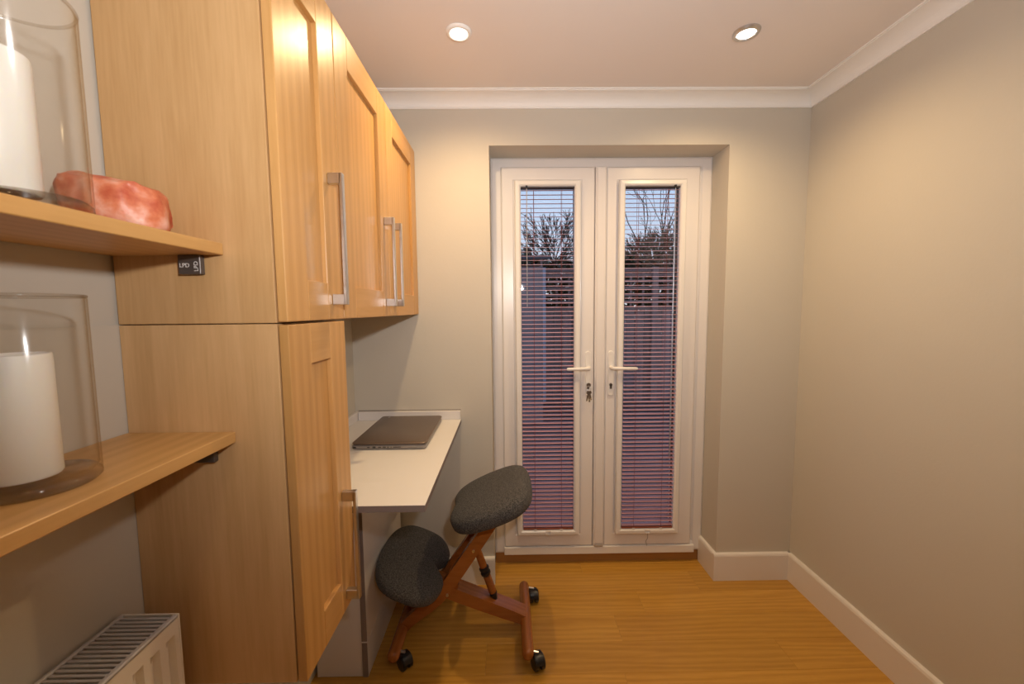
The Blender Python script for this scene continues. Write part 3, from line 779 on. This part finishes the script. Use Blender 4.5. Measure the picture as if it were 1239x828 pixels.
# castors
def castor(x, y, ang):
    cst = bpy.data.objects.new('castor', None); COL.objects.link(cst); cst.parent = st
    wc = Vector((x, y, .0305)); cst.location = wc-wl(st); WORLD[cst.name] = wc
    ax = Vector((math.cos(ang), math.sin(ang), 0))
    for s_ in (-1, 1):
        bm = bmesh.new(); c0 = wc+ax*s_*.005; c1 = wc+ax*s_*.024
        tube(bm, [c0, c0+ax*s_*.002, c1-ax*s_*.005, c1-ax*s_*.001, c1], [.026, .029, .0300, .025, .010], n=24, rb=[.026, .029, .0300, .025, .010])
        obj('wheel', bm, BLACK, cst, smooth=35)
    bm = bmesh.new(); fwd_ = Vector((-ax.y, ax.x, 0))
    pts = [wc+fwd_*(.0305*math.sin(a))+Vector((0, 0, .0305*math.cos(a)+.0015)) for a in [math.radians(q) for q in range(-80, 81, 16)]]
    tube(bm, pts, .0045, n=6, ref=tuple(ax), rb=.0195)
    obj('hood', bm, BLACK, cst, smooth=35)
    return cst
def stem(x, y, xb):
    bm = bmesh.new(); tube(bm, [(x, y, .060), (x, y, .068), ((x+xb)/2, y, .070), (xb, y, .072)], .0055, n=8)
    obj('castor_stem', bm, CHROME, st)
for (x, y, a, xb) in ((.106, 1.462, .35, .08), (.112, 1.822, .1, .08), (-.418, 1.475, .75, -.44), (-.418, 1.822, .3, -.44)):
    castor(x, y, a); stem(x, y, xb)
# adjustable strut
def strut():
    a = Vector((-.158, YM, .432)); b = Vector((-.063, YM, .150)); dv = (b-a)
    P_ = lambda t_: a+dv*t_
    bm = bmesh.new(); tube(bm, [P_(0), P_(.02), P_(.46), P_(.48)], [.012, .0165, .0165, .013], n=18); obj('strut', bm, CHERRY, st, smooth=35)
    bm = bmesh.new(); tube(bm, [P_(.58), P_(.60), P_(.87), P_(.885)], [.013, .0165, .0165, .013], n=18); obj('strut', bm, CHERRY, st, smooth=35)
    bm = bmesh.new(); tube(bm, [P_(.46), P_(.475), P_(.50), P_(.515), P_(.53), P_(.545), P_(.57), P_(.60)], [.016, .0215, .0215, .014, .014, .0215, .0215, .016], n=18); k_ = obj('adjuster_knob', bm, BLACK, st, smooth=35)
    bm = bmesh.new(); tube(bm, [P_(.88), P_(.89), P_(.93), P_(.985)], [.017, .018, .013, .009], n=16); obj('strut_end', bm, BLACK, st, smooth=35)
strut()
bm = bmesh.new(); tube(bm, [(-.150, YM-.072, .415), (-.150, YM+.072, .415)], .006, n=12); obj('pivot_bolt', bm, CHROME, st)
bm = bmesh.new(); tube(bm, [(-.262, YM-.072, .225), (-.262, YM+.072, .225)], .006, n=12); obj('pivot_bolt', bm, CHROME, st)
bm = bmesh.new(); B(bm, -.262, -.222, YM-.0385, YM+.0385, .228, .262, bev=.003); obj('spacer_block', bm, CHERRY, st)

# ============================================================ OUTSIDE
gr = obj('patio', box(-6, 9, D+.31, 30, -.3, -.12), PAVE); tag(gr, 'grey patio and ground outside the glazed doors', None, None, 'structure')
gr.name = 'floor_outside'
# slab pieces near the door
sl0 = None
for i in range(-4, 9):
    for j in range(0, 9):
        x = .3+i*.45; y = 2.60+j*.45
        if sl0 is None: sl0 = obj('paving_slab', box(x-.218, x+.218, y-.218, y+.218, -.119, -.095, bev=.006), wood('sandstone_slab', (.12, .075, .08), (.075, .05, .05), 'X', rough=.7, vary=.2, stretch=.7), gr, origin=(x, y, -.107))
        else: copy_at(sl0, gr, (x, y, -.107+random.uniform(-.002, .002)))
FY = 6.5
fe = thing('garden_fence', 'weathered boarded garden fence with slatted top, seen through the blinds', 'fence', (1.6, FY, -.12))
b0 = None
x = -3.0
while x < 6.2:
    c = (x, FY, .62)
    if b0 is None: b0 = obj('fence_board', box(x-.070, x+.070, FY-.010, FY+.010, -.11, 1.36, bev=.004), FENCE_M, fe, origin=c)
    else: copy_at(b0, fe, (x, FY+random.uniform(-.004, .004), .62+random.uniform(-.01, .01)))
    x += .147
for z in (1.40, 1.51, 1.62, 1.73, 1.84, 1.94):
    obj('fence_slat', box(-3.1, 6.3, FY-.032, FY-.014, z-.022, z+.022, bev=.003), FENCE_M, fe)
x = -3.0
t0 = None
while x < 6.2:
    c = (x, FY-.006, 1.66)
    if t0 is None: t0 = obj('trellis_upright', box(x-.016, x+.016, FY-.012, FY+.0, 1.36, 1.985), FENCE_M, fe, origin=c)
    else: copy_at(t0, fe, c)
    x += .20
obj('top_rail', box(-3.1, 6.3, FY-.045, FY+.045, 1.99, 2.05, bev=.004), FENCE_M, fe)
for x in (-3.05, -1.25, .57, 2.37, 4.2, 6.1):
    obj('fence_post', box(x-.045, x+.045, FY-.09, FY-.046+.0, -.118, 2.06, bev=.004), POST_M if x == .57 else FENCE_M, fe)
# shed left
sd = thing('garden_shed', 'grey boarded garden shed with dark felt roof in front of the fence', 'shed', (-.35, 5.8, -.12))
z = -.118
k = 0
while z < 1.95:
    obj('wall_board', box(-1.2, .47, 5.30, 5.325, z, z+.128, bev=.003), SHED_M, sd); z += .13; k += 1
obj('side_wall', box(.445, .47, 5.33, 6.25, -.118, 2.08), SHED_M, sd)
obj('side_wall', box(-1.2, -1.175, 5.33, 6.25, -.118, 2.08), SHED_M, sd)
obj('back_wall', box(-1.17, .44, 6.22, 6.25, -.118, 2.08), SHED_M, sd)
bm = bmesh.new(); prism(bm, [(5.2, 2.05), (6.35, 2.17), (6.35, 2.21), (5.2, 2.09)], 'X', -1.3, .56); obj('roof', bm, FELT, sd)
# hedge
bm = bmesh.new(); rng = random.Random(3)
bmesh.ops.create_icosphere(bm, subdivisions=2, radius=.5)
bm.free(); bm = bmesh.new()
for i in range(30000):
    x = rng.uniform(-5, 11); y = rng.uniform(8.2, 9.4); top = 2.42+.1*math.sin(x*1.3)+.15*math.sin(x*3.1+1)
    z = -.1+(top+.1)*rng.random()**.6
    s_ = rng.uniform(.06, .13); a = Vector((rng.uniform(-1, 1), rng.uniform(-1, 1), rng.uniform(-1, 1))).normalized(); b_ = a.cross(Vector((0, 0, 1))).normalized()
    c = Vector((x, y, z)); vs = [bm.verts.new(c+a*s_), bm.verts.new(c+b_*s_*.5), bm.verts.new(c-a*s_), bm.verts.new(c-b_*s_*.5)]
    bm.faces.new(vs)
hg = obj('garden_hedge', bm, HEDGE); tag(hg, 'dark evergreen hedge behind the garden fence', 'hedge')
# trees
def tree(loc, trunk_h, name_label, seed, mat, n_main, polar, length, depth, r0, ratio=.68, splits=3, wob=.28, gravity=0.0):
    rg = random.Random(seed); root = thing('bare_tree', name_label, 'tree', loc)
    P0 = Vector(loc); bt = bmesh.new()
    top = P0+Vector((0, 0, trunk_h)); tube(bt, [P0, P0+Vector((.03, 0, trunk_h*.5)), top], [r0*1.3, r0*1.1, r0], n=8)
    obj('trunk', bt, mat, root)
    bm = bmesh.new()
    def grow(p_, dr_, ln_, r_, dep):
        q = p_+dr_*ln_*.5+Vector((rg.uniform(-1, 1), rg.uniform(-1, 1), rg.uniform(-1, 1)))*ln_*.05
        e_ = p_+dr_*ln_
        tube(bm, [p_, q, e_], [max(r_, .009), max(r_*.85, .009), max(r_*.65, .008)], n=4 if dep < 2 else 5, caps=False)
        if dep == 0: return
        for k_ in range(splits):
            nd = (dr_+Vector((rg.gauss(0, wob), rg.gauss(0, wob), rg.gauss(0, wob)+gravity))).normalized()
            s0 = e_ if k_ == 0 else p_+dr_*ln_*rg.uniform(.45, .95)
            grow(s0, nd, ln_*ratio*rg.uniform(.8, 1.15), r_*.62, dep-1)
    for k_ in range(n_main):
        az = 2.399963*k_+rg.uniform(-.2, .2); th_ = polar*math.sqrt((k_+.5)/n_main)
        dr_ = Vector((math.cos(az)*math.sin(th_), math.sin(az)*math.sin(th_), math.cos(th_)))
        grow(top-Vector((0, 0, rg.uniform(0, .15))), dr_, length*rg.uniform(.85, 1.1), r0*.42, depth)
    obj('branches', bm, mat, root)
    return root
tree((1.85, 16, -.12), 3.3, 'round bare pollarded tree with fanned branches, through the left door', 5, BARK, 26, 1.65, .80, 4, .05, ratio=.70, splits=3, wob=.30, gravity=.02)
tree((5.30, 14.5, -.12), 3.15, 'dense brown twiggy tree behind the fence, through the right door', 9, BARK2, 50, 1.9, .60, 4, .05, ratio=.70, splits=3, wob=.45, gravity=.0)
tree((6.9, 18.5, -.12), 3.0, 'tall dark bare tree rising behind the twiggy one, through the right door', 21, BARK, 6, .6, 1.9, 4, .10, ratio=.74, splits=2, wob=.30, gravity=.04)
